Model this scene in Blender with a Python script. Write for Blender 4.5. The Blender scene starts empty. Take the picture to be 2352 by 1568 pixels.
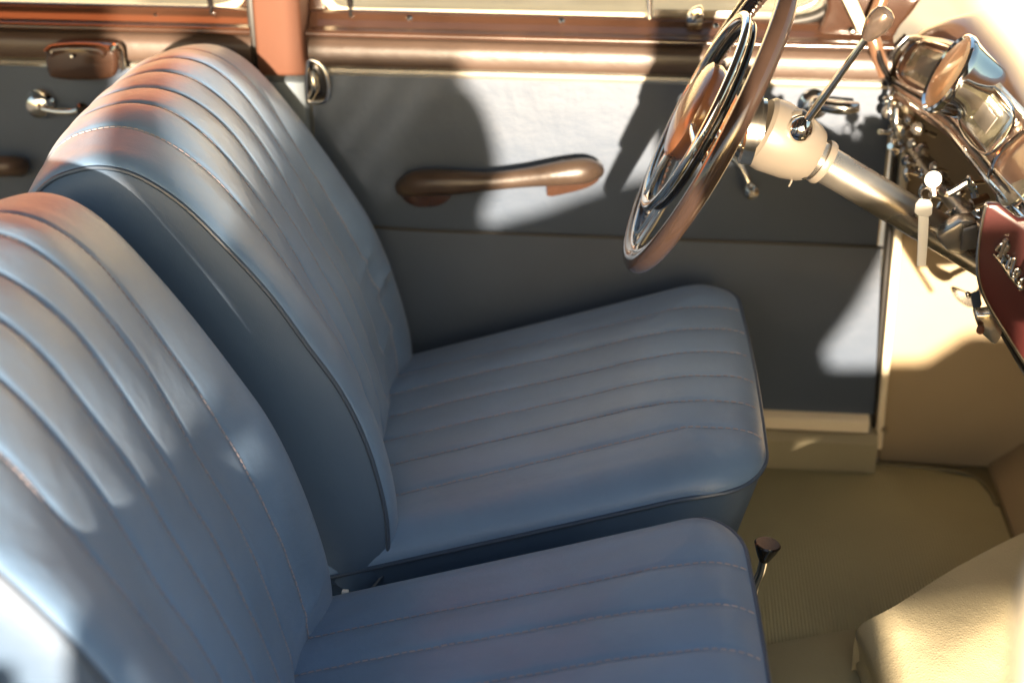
import bpy, bmesh, math, random
from mathutils import Vector as V, Matrix
S = bpy.context.scene
COL = S.collection
R = math.radians
random.seed(4)

# ------------------------------------------------------------------ camera
F = 3450.0; W = 2352.0; H = 1568.0
CP = V((0, -1.89, 1.10)); pit = R(26); yaw = R(5.5)
fw = V((-math.sin(yaw)*math.cos(pit), math.cos(yaw)*math.cos(pit), -math.sin(pit)))
rt = V((math.cos(yaw), math.sin(yaw), 0)); up = rt.cross(fw)
cd = bpy.data.cameras.new('camera'); cam = bpy.data.objects.new('camera', cd); COL.objects.link(cam)
cam.matrix_world = Matrix(((rt.x, up.x, -fw.x, CP.x), (rt.y, up.y, -fw.y, CP.y), (rt.z, up.z, -fw.z, CP.z), (0, 0, 0, 1)))
cd.sensor_width = 36; cd.lens = 36*F/W; cd.clip_start = .02; cd.clip_end = 500
cd.dof.use_dof = True; cd.dof.focus_distance = 1.52; cd.dof.aperture_fstop = 3.6
S.camera = cam

# ------------------------------------------------------------------ light
SUN = V((-.10, 1, -.14)).normalized()            # direction the light travels
elev = math.asin(-SUN.z)
w = bpy.data.worlds.new('World'); S.world = w; w.use_nodes = True
nt = w.node_tree; bg = nt.nodes['Background']
sky = nt.nodes.new('ShaderNodeTexSky'); sky.sky_type = 'NISHITA'; sky.sun_disc = False
sky.sun_elevation = elev; sky.sun_rotation = math.atan2(-SUN.x, -SUN.y)
sky.dust_density = 2.0
nt.links.new(sky.outputs[0], bg.inputs[0]); bg.inputs[1].default_value = .085
sl = bpy.data.lights.new('sun', 'SUN'); so = bpy.data.objects.new('sun', sl); COL.objects.link(so)
sl.energy = 5.0; sl.angle = R(.8); sl.color = (1, .80, .58)
so.rotation_euler = SUN.to_track_quat('-Z', 'Y').to_euler(); so.location = (0, -4, 4)
S.view_settings.view_transform = 'Standard'; S.view_settings.look = 'None'
S.view_settings.gamma = 1; S.view_settings.use_curve_mapping = False
S.view_settings.exposure = 2.4

# ------------------------------------------------------------------ helpers
def at(px, py, y=None, x=None, z=None):           # photo position -> point on a plane of the car
    d = fw + rt*((px-W/2)/F) - up*((py-H/2)/F)
    if y is not None: t = (y-CP.y)/d.y
    elif x is not None: t = (x-CP.x)/d.x
    else: t = (z-CP.z)/d.z
    return CP + d*t

def mat(name, col, rough=.5, metal=0., spec=.5, coat=0., coat_rough=.1, bumps=(), var=0., varscale=6., transl=0., sheen=0.):
    m = bpy.data.materials.new(name); m.use_nodes = True
    n = m.node_tree.nodes; l = m.node_tree.links; b = n['Principled BSDF']
    b.inputs['Base Color'].default_value = (*col, 1); b.inputs['Roughness'].default_value = rough
    b.inputs['Metallic'].default_value = metal; b.inputs['Specular IOR Level'].default_value = spec
    b.inputs['Coat Weight'].default_value = coat; b.inputs['Coat Roughness'].default_value = coat_rough
    b.inputs['Sheen Weight'].default_value = sheen
    tc = n.new('ShaderNodeTexCoord')
    if var:
        no = n.new('ShaderNodeTexNoise'); no.inputs['Scale'].default_value = varscale; no.inputs['Detail'].default_value = 6
        l.new(tc.outputs['Object'], no.inputs['Vector'])
        mr = n.new('ShaderNodeMapRange'); mr.inputs[1].default_value = .3; mr.inputs[2].default_value = .7
        mr.inputs[3].default_value = 1-var; mr.inputs[4].default_value = 1+var
        l.new(no.outputs[0], mr.inputs[0])
        mx = n.new('ShaderNodeVectorMath'); mx.operation = 'SCALE'; mx.inputs[0].default_value = col
        l.new(mr.outputs[0], mx.inputs['Scale']); l.new(mx.outputs[0], b.inputs['Base Color'])
        mr2 = n.new('ShaderNodeMapRange'); mr2.inputs[1].default_value = .3; mr2.inputs[2].default_value = .7
        mr2.inputs[3].default_value = max(0, rough*(1-var*.8)); mr2.inputs[4].default_value = min(1, rough*(1+var*.8))
        l.new(no.outputs[0], mr2.inputs[0]); l.new(mr2.outputs[0], b.inputs['Roughness'])
    prev = None
    for kind, scale, strength, dist in bumps:
        if kind == 'noise':
            t = n.new('ShaderNodeTexNoise'); t.inputs['Scale'].default_value = scale; t.inputs['Detail'].default_value = 4; out = t.outputs[0]
            l.new(tc.outputs['Object'], t.inputs['Vector'])
        elif kind == 'voronoi':
            t = n.new('ShaderNodeTexVoronoi'); t.inputs['Scale'].default_value = scale; t.feature = 'DISTANCE_TO_EDGE'; out = t.outputs['Distance']
            l.new(tc.outputs['Object'], t.inputs['Vector'])
        elif kind == 'ribs':
            t = n.new('ShaderNodeTexWave'); t.bands_direction = 'X'; t.inputs['Scale'].default_value = scale; t.inputs['Distortion'].default_value = .3; out = t.outputs['Fac']
            l.new(tc.outputs['Object'], t.inputs['Vector'])
        bp = n.new('ShaderNodeBump'); bp.inputs['Strength'].default_value = strength; bp.inputs['Distance'].default_value = dist
        l.new(out, bp.inputs['Height'])
        if prev: l.new(prev.outputs[0], bp.inputs['Normal'])
        prev = bp
    if prev: l.new(prev.outputs[0], b.inputs['Normal'])
    return m

M = {}
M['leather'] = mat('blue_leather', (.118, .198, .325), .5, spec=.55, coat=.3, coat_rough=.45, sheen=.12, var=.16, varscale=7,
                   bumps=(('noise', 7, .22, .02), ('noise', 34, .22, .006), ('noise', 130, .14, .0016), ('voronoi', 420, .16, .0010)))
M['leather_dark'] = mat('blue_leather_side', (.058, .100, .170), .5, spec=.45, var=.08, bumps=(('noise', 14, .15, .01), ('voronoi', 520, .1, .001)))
M['piping'] = mat('blue_piping', (.045, .07, .115), .38)
M['thread'] = mat('pale_thread', (.29, .26, .285), .75)
M['door_blue'] = mat('door_blue_leathercloth', (.044, .064, .100), .5, spec=.5, var=.12, bumps=(('noise', 9, .2, .012), ('noise', 70, .15, .003), ('voronoi', 450, .12, .001)))
M['brown_pad'] = mat('brown_leathercloth', (.068, .045, .034), .42, spec=.6, var=.12, varscale=14, bumps=(('noise', 60, .15, .004), ('noise', 400, .15, .001)))
M['arm'] = mat('arm_rest_brown', (.044, .030, .022), .36, spec=.6, var=.2, varscale=30, bumps=(('noise', 120, .2, .002),))
M['wood'] = mat('brown_lacquer', (.042, .020, .012), .22, spec=.6, coat=.8, coat_rough=.08, var=.2, varscale=12)
M['bronze'] = mat('bronze_lacquer', (.23, .125, .075), .3, metal=.45, coat=.6, coat_rough=.1, var=.12, varscale=8)
M['orange'] = mat('terracotta_cloth', (.085, .029, .013), .75, bumps=(('noise', 500, .3, .001),), var=.06)
M['chrome'] = mat('chrome', (.82, .80, .76), .09, metal=1, bumps=(('noise', 25, .05, .002),))
M['worn_chrome'] = mat('worn_chrome', (.72, .66, .55), .22, metal=1, var=.2, varscale=40)
M['trim'] = mat('bright_trim', (.80, .76, .66), .22, metal=.8)
M['silver'] = mat('silver_paint', (.42, .38, .32), .28, metal=.9, var=.15, varscale=20)
M['shroud'] = mat('beige_plastic', (.135, .115, .09), .4, var=.08, coat=.3)
M['rim'] = mat('brown_wheel_plastic', (.034, .021, .016), .17, spec=.6, coat=.8, coat_rough=.1, var=.15, varscale=25)
M['knob'] = mat('worn_knob', (.20, .15, .12), .2, metal=.7, var=.2, varscale=60)
M['lining'] = mat('grey_lining', (.10, .10, .10), .8)
M['copper'] = mat('copper_plastic', (.24, .095, .04), .25, coat=.8)
M['black'] = mat('black_rubber', (.012, .011, .010), .5)
M['black_gloss'] = mat('black_plastic', (.010, .009, .009), .15, coat=.5)
M['cream'] = mat('cream_paint', (.78, .68, .50), .35, coat=.5, var=.04)
M['kick'] = mat('cream_board', (.32, .25, .155), .6, var=.07, bumps=(('noise', 80, .1, .003),))
M['sill'] = mat('sill_paint', (.30, .265, .17), .4, var=.08)
M['mat'] = mat('olive_rubber_mat', (.33, .31, .185), .62, var=.12, varscale=5, bumps=(('ribs', 75, .5, .002), ('noise', 60, .1, .003)))
M['carpet'] = mat('olive_felt', (.30, .28, .18), .85, var=.1, bumps=(('noise', 300, .3, .002),))
M['floor'] = mat('floor_paint', (.13, .11, .055), .6, var=.1)
M['cream_hide'] = mat('cream_leathercloth', (.46, .40, .26), .42, spec=.5, var=.08, varscale=12, bumps=(('noise', 12, .2, .02), ('voronoi', 300, .35, .0015), ('noise', 300, .1, .001)))
M['face_amber'] = mat('amber_dial', (.62, .23, .04), .45, coat=.5, coat_rough=.03)
M['face_grey'] = mat('smoked_dial', (.22, .20, .13), .25, coat=1, coat_rough=.04, var=.25, varscale=60)
M['oxblood'] = mat('oxblood_paint', (.050, .010, .009), .3, coat=.5, coat_rough=.15)
M['white'] = mat('white_plastic', (.88, .86, .80), .4)
M['red'] = mat('red_plastic', (.55, .03, .02), .3)
M['greyblue'] = mat('grey_blue_felt', (.13, .16, .19), .8)
M['ground'] = mat('pale_gravel', (.14, .13, .115), .9, var=.12, varscale=3, bumps=(('noise', 90, .4, .02),))
M['render'] = mat('pale_render', (.42, .36, .26), .9, var=.12, varscale=1.5)
M['reflector'] = mat('terracotta_reflector', (.62, .16, .05), .8)  # colour of the added cloth that bounces orange light
M['paving'] = mat('pale_paving', (.60, .53, .40), .85, var=.1, varscale=3)
M['board'] = mat('weathered_plywood', (.30, .22, .14), .8, var=.2)

def glass_mat():
    m = bpy.data.materials.new('window_glass'); m.use_nodes = True; n = m.node_tree.nodes; l = m.node_tree.links
    n.remove(n['Principled BSDF']); t = n.new('ShaderNodeBsdfTransparent'); t.inputs[0].default_value = (.93, .95, .92, 1)
    g = n.new('ShaderNodeBsdfGlossy'); g.inputs['Roughness'].default_value = .02
    fr = n.new('ShaderNodeFresnel'); mx = n.new('ShaderNodeMixShader')
    l.new(fr.outputs[0], mx.inputs[0]); l.new(t.outputs[0], mx.inputs[1]); l.new(g.outputs[0], mx.inputs[2])
    l.new(mx.outputs[0], n['Material Output'].inputs[0]); return m
M['glass'] = glass_mat()

def tag(o, label=None, cat=None, group=None, kind=None):
    for k, v in (('label', label), ('category', cat), ('group', group), ('kind', kind)):
        if v: o[k] = v
    return o
def thing(name, loc, label, cat, group=None):
    o = bpy.data.objects.new(name, None); COL.objects.link(o); o.location = loc; o.empty_display_size = .02
    bpy.context.view_layer.update()
    return tag(o, label, cat, group)
def off(parent):                                   # world offset of a parent chain
    v = V((0, 0, 0)); p = parent
    while p is not None: v += p.location; p = p.parent
    return v
def link(name, verts, faces, m, parent=None, smooth=True, ang=40):
    o0 = off(parent) if parent else V((0, 0, 0))
    me = bpy.data.meshes.new(name); me.from_pydata([tuple(V(v)-o0) for v in verts], [], faces)
    bm = bmesh.new(); bm.from_mesh(me)
    bmesh.ops.recalc_face_normals(bm, faces=bm.faces)
    if smooth:
        for f in bm.faces: f.smooth = True
        for e in bm.edges:
            if len(e.link_faces) == 2 and e.calc_face_angle(0) > R(ang): e.smooth = False
    bm.to_mesh(me); bm.free(); me.materials.append(m)
    o = bpy.data.objects.new(name, me); COL.objects.link(o)
    if parent: o.parent = parent
    return o
def bevel(o, wd, seg=3):
    bm = bmesh.new(); bm.from_mesh(o.data)
    es = [e for e in bm.edges if len(e.link_faces) == 2 and e.calc_face_angle(0) > R(35)]
    bmesh.ops.bevel(bm, geom=es, offset=wd, segments=seg, profile=.5, affect='EDGES', clamp_overlap=True)
    for f in bm.faces: f.smooth = True
    for e in bm.edges:
        e.smooth = not (len(e.link_faces) == 2 and e.calc_face_angle(0) > R(40))
    bm.to_mesh(o.data); bm.free(); return o
def cr(pts, n=8, closed=False):                     # Catmull-Rom through points of any dimension
    pts = [tuple(p) for p in pts]; out = []; N = len(pts)
    rng = range(N if closed else N-1)
    g = (lambda i: pts[i % N]) if closed else (lambda i: pts[min(max(i, 0), N-1)])
    for i in rng:
        a, b, c, d = g(i-1), g(i), g(i+1), g(i+2)
        for k in range(n):
            t = k/n
            out.append(tuple(.5*((2*q)+(r_-p_)*t+(2*p_-5*q+4*r_-s_)*t*t+(-p_+3*q-3*r_+s_)*t**3) for p_, q, r_, s_ in zip(a, b, c, d)))
    if not closed: out.append(pts[-1])
    return out
def tube_data(path, rad, seg=10, closed=False, flat=1.0, upv=None, verts=None, faces=None, cap=True):
    verts = [] if verts is None else verts; faces = [] if faces is None else faces
    path = [V(p) for p in path]; N = len(path)
    rr = rad if isinstance(rad, (list, tuple)) else [rad]*N
    nrm = None; base = len(verts)
    for i, p in enumerate(path):
        a = path[(i-1) % N] if (closed or i > 0) else p; b = path[(i+1) % N] if (closed or i < N-1) else p
        t = (b-a).normalized()
        if upv is not None: nrm = (V(upv)-t*t.dot(V(upv))).normalized()
        elif nrm is None: nrm = t.orthogonal().normalized()
        else: nrm = (nrm-t*t.dot(nrm)).normalized()
        bn = t.cross(nrm)
        for k in range(seg):
            an = 2*math.pi*k/seg
            verts.append(p+nrm*math.cos(an)*rr[i]*flat+bn*math.sin(an)*rr[i])
    for i in range(N if closed else N-1):
        j = (i+1) % N
        for k in range(seg):
            k2 = (k+1) % seg
            faces.append((base+i*seg+k, base+i*seg+k2, base+j*seg+k2, base+j*seg+k))
    if not closed and cap:
        faces.append(tuple(base+k for k in range(seg))[::-1]); faces.append(tuple(base+(N-1)*seg+k for k in range(seg)))
    return verts, faces
def tube(name, path, rad, m, parent=None, seg=12, closed=False, flat=1.0, upv=None):
    v, f = tube_data(path, rad, seg, closed, flat, upv); return link(name, v, f, m, parent)
def lathe(name, origin, axis, prof, m, parent=None, seg=28):   # prof: (distance along axis, radius)
    axis = V(axis).normalized(); a = axis.orthogonal().normalized(); b = axis.cross(a); vs = []; fs = []
    for d, r_ in prof:
        for k in range(seg):
            an = 2*math.pi*k/seg; vs.append(V(origin)+axis*d+(a*math.cos(an)+b*math.sin(an))*max(r_, 1e-5))
    for i in range(len(prof)-1):
        for k in range(seg):
            k2 = (k+1) % seg; fs.append((i*seg+k, i*seg+k2, (i+1)*seg+k2, (i+1)*seg+k))
    fs.append(tuple(range(seg))); fs.append(tuple((len(prof)-1)*seg+k for k in range(seg)))
    return link(name, vs, fs, m, parent, ang=35)
def ball(r_, n=8): return [(-r_*math.cos(math.pi*i/n), r_*math.sin(math.pi*i/n)) for i in range(n+1)]
def prism(name, pts, dvec, m, parent=None, bv=0., seg=2):      # pts: 3D outline, swept along dvec
    n = len(pts); vs = [V(p) for p in pts]+[V(p)+V(dvec) for p in pts]
    fs = [tuple(range(n)), tuple(range(n, 2*n))[::-1]]+[(i, (i+1) % n, n+(i+1) % n, n+i) for i in range(n)]
    o = link(name, vs, fs, m, parent, smooth=False)
    if bv: bevel(o, bv, seg)
    return o
def xz(pts, y): return [V((p[0], y, p[1])) for p in pts]
def pxy(pts, y): return [at(p[0], p[1], y=y) for p in pts]
def box(name, a, b, m, parent=None, bv=0.):
    (x0, y0, z0), (x1, y1, z1) = a, b
    return prism(name, [(x0, y0, z0), (x1, y0, z0), (x1, y0, z1), (x0, y0, z1)], (0, y1-y0, 0), m, parent, bv)
def sweep_x(name, prof, x0, x1, m, parent=None, bend=None, n=24):  # profile (y,z) closed, swept along x
    prof = list(prof); k = len(prof); vs = []; fs = []
    for i in range(n+1):
        x = x0+(x1-x0)*i/n; dy, dz = bend(x) if bend else (0, 0)
        vs += [V((x, p[0]+dy, p[1]+dz)) for p in prof]
    for i in range(n):
        for j in range(k):
            j2 = (j+1) % k; fs.append((i*k+j, i*k+j2, (i+1)*k+j2, (i+1)*k+j))
    fs.append(tuple(range(k))); fs.append(tuple(n*k+j for j in range(k)))
    return link(name, vs, fs, m, parent)
def surf(name, grid, m, parent=None, thick=0.):
    nr, nc = len(grid), len(grid[0]); vs = [p for r_ in grid for p in r_]
    fs = [(i*nc+j, i*nc+j+1, (i+1)*nc+j+1, (i+1)*nc+j) for i in range(nr-1) for j in range(nc-1)]
    o = link(name, vs, fs, m, parent)
    return o
def sm(a, b, x):
    t = min(max((x-a)/(b-a), 0), 1); return t*t*(3-2*t)
def copy_tree(o, parent=None):
    c = o.copy(); COL.objects.link(c); c.parent = parent
    for ch in list(o.children): copy_tree(ch, c)
    return c

# ------------------------------------------------------------------ setting
tag(prism('ground', [(-40, -30, -.32), (40, -30, -.32), (40, 60, -.32), (-40, 60, -.32)], (0, 0, -.2), M['ground']), kind='structure')
pv = prism('pavement', [(-40, 1.2, -.316), (40, 1.2, -.316), (40, 6.9, -.316), (-40, 6.9, -.316)], (0, 0, .02), M['paving']); tag(pv, kind='structure')
fl = box('floor', (-1.6, -1.2, -.03), (.50, .055, -.004), M['floor']); tag(fl, kind='structure')
# toe board rising to the right
tb = thing('toe_board', (.6, -.5, 0), 'dark cream toe board rising from the floor under the dashboard', 'panel')
prism('board', [(.50, .05, -.03), (.50, .05, 0), (.72, .05, .20), (.72, .05, .62), (.74, .05, .62), (.74, .05, -.03)], (0, -1.2, 0), M['kick'], tb, .004)

mt = thing('floor_mat', (.25, -.2, 0), 'ribbed olive rubber mat in the footwell beside the blue seats', 'floor mat')
prism('mat', [V((-.1, -.005, 0)), V((.40, -.005, 0)), V((.475, -.03, 0)), V((.492, -.10, 0)), (.492, -.47, 0), (-.1, -.47, 0)], (0, 0, .006), M['mat'], mt, .002)
tube('edge_bead', cr([(-.1, -.006, .006), (.2, -.006, .006), (.40, -.006, .006), (.475, -.031, .006), (.490, -.10, .006)], 6), .0035, M['floor'], mt)

# ------------------------------------------------------------------ kick panel and sill
kp = thing('kick_panel', (.5, .03, 0), 'cream side panel of the driver footwell, ahead of the blue door', 'panel')
prism('panel', xz([(.346, -.004), (.72, -.004), (.72, .60), (.325, .60)], .02), (0, .03, 0), M['kick'], kp, .003)
prism('seal', xz([(.334, .03), (.345, .03), (.331, .60), (.319, .60)], -.006), (0, .04, 0), M['cream'], kp, .004)
prism('door_gap_rubber', xz([(.327, .06), (.333, .06), (.318, .56), (.312, .56)], .004), (0, .03, 0), M['black'], kp, .002)
sc = lathe('screw', at(2032, 985, y=-.008), (0, -1, 0), [(0, .005), (.002, .005), (.004, .003)], M['worn_chrome'], kp, 12)

si = thing('door_sill', (-.1, .0, .03), 'olive cream door sill running under the blue driver door', 'sill')
sweep_x('sill_body', [(-.028, .0), (-.028, .050), (-.018, .060), (.05, .060), (.05, 0)], -.9, .334, M['sill'], si)
sweep_x('tread_strip', [(-.022, .066), (-.022, .082), (-.016, .086), (.05, .086), (.05, .066)], -.9, .320, M['cream'], si)

# ------------------------------------------------------------------ driver door
fd = thing('driver_door', (-.06, .02, .09), 'blue driver door with brown top rail and chrome strip behind the steering wheel', 'car door')
bul = lambda z: -.004*math.sin(math.pi*(z-.34)/.22)
rows = []
for i in range(41):
    x0 = -.446+(.302+.446)*i/40
    rows.append([V((x0+.004*(1-j/14)*(i/40), bul(.338+.214*j/14)+.0, .338+.214*j/14)) for j in range(15)])
up_ = surf('upper_panel', rows, M['door_blue'], fd)
def seamz(x): return .337-.0+.006*sm(-.30, -.46, x)
rows = []
for i in range(41):
    x0 = -.446+(.327+.446)*i/40
    rows.append([V((x0-.016*(i/40)*(j/14), -.003-.006*math.sin(math.pi*(.06+.94*j/14)), .086+(seamz(x0)-.086)*j/14)) for j in range(15)])
surf('lower_panel', rows, M['door_blue'], fd)
box('door_shell', (-.446, .012, .088), (.310, .05, .60), M['cream'], fd)
tube('seam_piping', [(x_/20, -.0035, seamz(x_/20)+.001) for x_ in range(-9, 7)]+[(.314, -.0035, .337)], .0022, M['black'], fd, 8)
sweep_x('chrome_strip', [(.002, .5515), (-.006, .5525), (-.008, .557), (-.006, .5615), (.002, .5625)], -.441, .287, M['trim'], fd)
prf = cr([(.004, .5635), (-.012, .566), (-.016, .578), (-.014, .592), (-.006, .600), (.004, .601)], 4)
sweep_x('upper_pad', prf, -.445, .296, M['brown_pad'], fd)
prf = cr([(.004, .6025), (-.009, .603), (-.0125, .608), (-.008, .6125), (.003, .613), (.010, .617), (.017, .622), (.024, .628), (.034, .630), (.045, .628)], 4)+[(.05, .60)]
sweep_x('top_rail', prf, -.448, .298, M['wood'], fd)
for px, py in ((940, 42), (1290, 48), (1645, 60)):
    lathe('screw', at(px, py, y=.016), (0, -.8, .6), [(-.002, .0038), (.001, .0038), (.0025, .002)], M['chrome'], fd, 12)
# window frame lip with a rounded rear corner, the glass and the vent window
def framepath(pts, y): return [at(a, b, y=y) for a, b in cr(pts, 8)]
tube('window_frame', framepath([(742, -120), (743, -20), (757, 8), (800, 27), (1000, 32), (1480, 40)], .036), .0058, M['cream'], fd, 10)
prism('window_surround', [at(a, b, y=.034) for a, b in [(702, -140), (735, -140), (736, -20), (750, 20), (790, 42), (900, 45), (900, 60), (702, 62)]], (0, .03, 0), M['wood'], fd, .003)
gl = prism('window_glass', [at(*q, y=.052) for q in [(735, 60), (1490, 70), (1490, -260), (735, -260)]], (0, .003, 0), M['glass'], fd)
tube('vent_post', [at(1492, 52, y=.028), at(1492, 30, y=.03), at(1488, -260, y=.034)], .0042, M['chrome'], fd, 10)
prism('vent_frame', [at(*q, y=.036) for q in [(1502, 48), (1800, 52), (1800, 28), (1502, 22)]], (0, .006, 0), M['shroud'], fd, .002)
gv = prism('vent_glass', [at(*q, y=.052) for q in [(1500, 60), (1860, 60), (1860, -260), (1500, -260)]], (0, .003, 0), M['glass'], fd)
vl = prism('vent_latch', [at(*q, y=.012) for q in [(1577, 60), (1577, 36), (1590, 22), (1612, 14), (1617, 34), (1616, 60)]], (0, .012, 0), M['chrome'], fd, .003)
tube('vent_seal', framepath([(1935, -60), (1915, 5), (1880, 35), (1830, 48), (1780, 52)], .03), .0075, M['black'], fd, 10)
tube('vent_rim', framepath([(1895, -60), (1878, -5), (1850, 16), (1800, 28)], .028), .0055, M['trim'], fd, 10)
lb = lathe('lock_button', at(806, 48, y=.02), (0, 0, 1), [(0, .0055), (.002, .0055), (.003, .0025), (.016, .0022), (.018, .0040), (.03, .0045), (.032, .003)], M['black_gloss'], fd, 14)
# arm rest
pth = cr([(922, 432, -.020), (960, 421, -.034), (1040, 419, -.040), (1120, 417, -.042), (1200, 409, -.043), (1290, 398, -.042), (1345, 392, -.036), (1374, 392, -.018)], 6)
rads = cr([(.011,), (.0175,), (.0165,), (.0125,), (.0125,), (.016,), (.0165,), (.010,)], 6)
tube('arm_rest', [at(a, b, y=c) for a, b, c in pth], [r_[0] for r_ in rads], M['arm'], fd, 18, flat=1.0)
for pts in ([(920, 440), (930, 462), (960, 476), (1010, 472), (1038, 448), (1020, 425), (930, 425)], [(1255, 440), (1262, 452), (1290, 448), (1350, 432), (1378, 410), (1372, 380), (1270, 380)]):
    prism('arm_rest_foot', pxy(cr(pts, 4, True), -.026), (0, .027, 0), M['wood'], fd, .004)
# inner handle
hb = lathe('handle_rose', at(1868, 238, y=-.002), (0, -1, 0), [(0, .0200), (.004, .0200), (.007, .014), (.012, .011), (.020, .0125), (.026, .010), (.029, .004)], M['chrome'], fd)
pth = cr([at(1868, 232, y=-.022), at(1900, 243, y=-.028), at(1940, 248, y=-.032), at(1972, 246, y=-.030)], 6)
tube('door_handle', pth, [.0065+.003*math.sin(math.pi*i/(len(pth)-1)) for i in range(len(pth))], M['chrome'], fd, 12)
wc = tube('window_crank', cr([at(1650, 350, y=-.010), at(1690, 368, y=-.022), at(1712, 402, y=-.030), at(1721, 425, y=-.034)], 5), .0048, M['worn_chrome'], fd, 10)
lathe('crank_knob', at(1722, 432, y=-.034), (.1, -1, 0), [(-.002, .004), (.002, .009), (.010, .0105), (.018, .009), (.022, .004)], M['worn_chrome'], fd, 18)

# ------------------------------------------------------------------ rear door
rd = thing('rear_door', (-.9, .02, .09), 'dark blue rear door with a brown ashtray box left of the orange pillar', 'car door')
rows = []
for i in range(41):
    x0 = -1.5+(1.5-.520)*i/40
    rows.append([V((x0, bul(.338+.214*j/14), .10+.452*j/14)) for j in range(15)])
surf('panel', rows, M['door_blue'], rd)
box('door_shell', (-1.5, .012, .088), (-.520, .05, .60), M['cream'], rd)
sweep_x('chrome_strip', [(.002, .5525), (-.006, .5535), (-.008, .557), (-.006, .5605), (.002, .5615)], -1.5, -.523, M['trim'], rd)
sweep_x('upper_pad', cr([(.004, .5635), (-.012, .566), (-.016, .578), (-.014, .592), (-.006, .600), (.004, .601)], 4), -1.5, -.521, M['brown_pad'], rd)
sweep_x('top_rail', cr([(.004, .6025), (-.009, .603), (-.0125, .608), (-.008, .6125), (.003, .613), (.010, .617), (.017, .622), (.024, .628), (.034, .630), (.045, .628)], 4)+[(.05, .60)], -1.5, -.521, M['wood'], rd)
for px, py in ((3, 40), (358, 37)):
    lathe('screw', at(px, py, y=.016), (0, -.8, .6), [(-.002, .0038), (.001, .0038), (.0025, .002)], M['chrome'], rd, 12)
tube('window_frame', framepath([(-300, 20), (100, 22), (420, 22), (500, 20), (545, 5), (556, -30), (557, -140)], .036), .0058, M['cream'], rd, 10)
prism('window_surround', [at(a, b, y=.034) for a, b in [(420, 40), (500, 36), (548, 18), (564, -20), (565, -140), (592, -140), (592, 60), (420, 58)]], (0, .03, 0), M['wood'], rd, .003)
prism('window_glass', [at(*q, y=.052) for q in [(-400, 60), (572, 60), (572, -260), (-400, -260)]], (0, .003, 0), M['glass'], rd)
lathe('lock_button', at(487, 46, y=.02), (0, 0, 1), [(0, .0055), (.002, .0055), (.003, .0025), (.016, .0022), (.018, .0040), (.03, .0045), (.032, .003)], M['black_gloss'], rd, 14)
lathe('crank_rose', at(96, 238, y=-.004), (0, -1, 0), [(0, .021), (.004, .021), (.010, .016), (.016, .015), (.020, .008)], M['chrome'], rd)
tube('window_crank', cr([at(100, 250, y=-.022), at(130, 256, y=-.026), at(165, 257, y=-.03), at(182, 254, y=-.034)], 5), .0050, M['chrome'], rd, 10)
lathe('crank_knob', at(192, 246, y=-.034), (.2, -1, .1), [(-.002, .004), (.002, .007), (.012, .008), (.018, .004)], M['black_gloss'], rd, 18)
tube('arm_rest', cr([at(-260, 392, y=-.03), at(-120, 386, y=-.04), at(0, 382, y=-.04), at(34, 382, y=-.03), at(48, 384, y=-.012)], 5), [.014]*19+[.011, .007], M['brown_pad'], rd, 16)
# ash tray: a rounded box with a domed lid and a side spring
ab = prism('ashtray_body', pxy(cr([(103, 128), (112, 110), (140, 104), (225, 104), (258, 112), (268, 132), (267, 165), (250, 183), (190, 188), (130, 184), (108, 172)], 4, True), -.050), (0, .05, 0), M['wood'], rd, .007, 3)
tube('ashtray_lid', cr([at(112, 128, y=-.047), at(126, 116, y=-.043), at(180, 112, y=-.041), at(232, 115, y=-.043), at(248, 127, y=-.047)], 5), [.004]+[.009]*19+[.004], M['wood'], rd, 12)
tube('ashtray_hinge', cr([at(252, 118, y=-.052), at(262, 106, y=-.045), at(276, 112, y=-.036), at(280, 132, y=-.032), at(284, 160, y=-.03)], 5), .0035, M['worn_chrome'], rd, 8)
lathe('ashtray_stud', at(166, 130, y=-.055), (0, -1, .2), [(0, .003), (.002, .0025), (.003, .001)], M['chrome'], rd, 10)

# ------------------------------------------------------------------ pillar between the doors
bp = thing('door_pillar', (-.485, 0, .05), 'narrow pillar between the doors, terracotta cloth above and grey below', 'pillar')
prism('upper_trim', pxy([(572, -60), (684, -60), (694, 110), (701, 176), (592, 176)], -.024), (0, .055, 0), M['orange'], bp, .005, 3)
prism('lower_trim', [V((-.516, -.020, .546)), V((-.452, -.020, .546)), V((-.447, -.020, .10)), V((-.512, -.020, .10))], (0, .05, 0), M['greyblue'], bp, .004)
prism('rear_gap', pxy([(560, -60), (574, -60), (594, 176), (578, 176)], -.004), (0, .03, 0), M['black'], bp, .002)
ca = thing('strap_bracket', (-.44, -.01, .55), 'chrome oval bracket with black inlay beside the orange pillar', 'bracket')
pr = cr([(707, 145), (716, 138), (733, 146), (748, 168), (755, 195), (753, 222), (742, 233), (715, 234), (706, 225), (704, 185)], 5, True)
tube('ring', [at(a, b, y=-.017) for a, b in pr], .0036, M['chrome'], ca, 10, closed=True)
prism('inlay', pxy([((a-730)*.82+730, (b-188)*.88+188) for a, b in pr], -.014), (0, .014, 0), M['black_gloss'], ca, .002)
tube('tongue', cr([at(716, 165, y=-.02), at(719, 185, y=-.024), at(722, 205, y=-.024), at(714, 226, y=-.018)], 5), .0042, M['worn_chrome'], ca, 10)
tube('slot_rim', cr([at(726, 172, y=-.018), at(730, 190, y=-.018), at(732, 208, y=-.018), at(726, 212, y=-.018)], 5), .0015, M['worn_chrome'], ca, 8)

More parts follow.
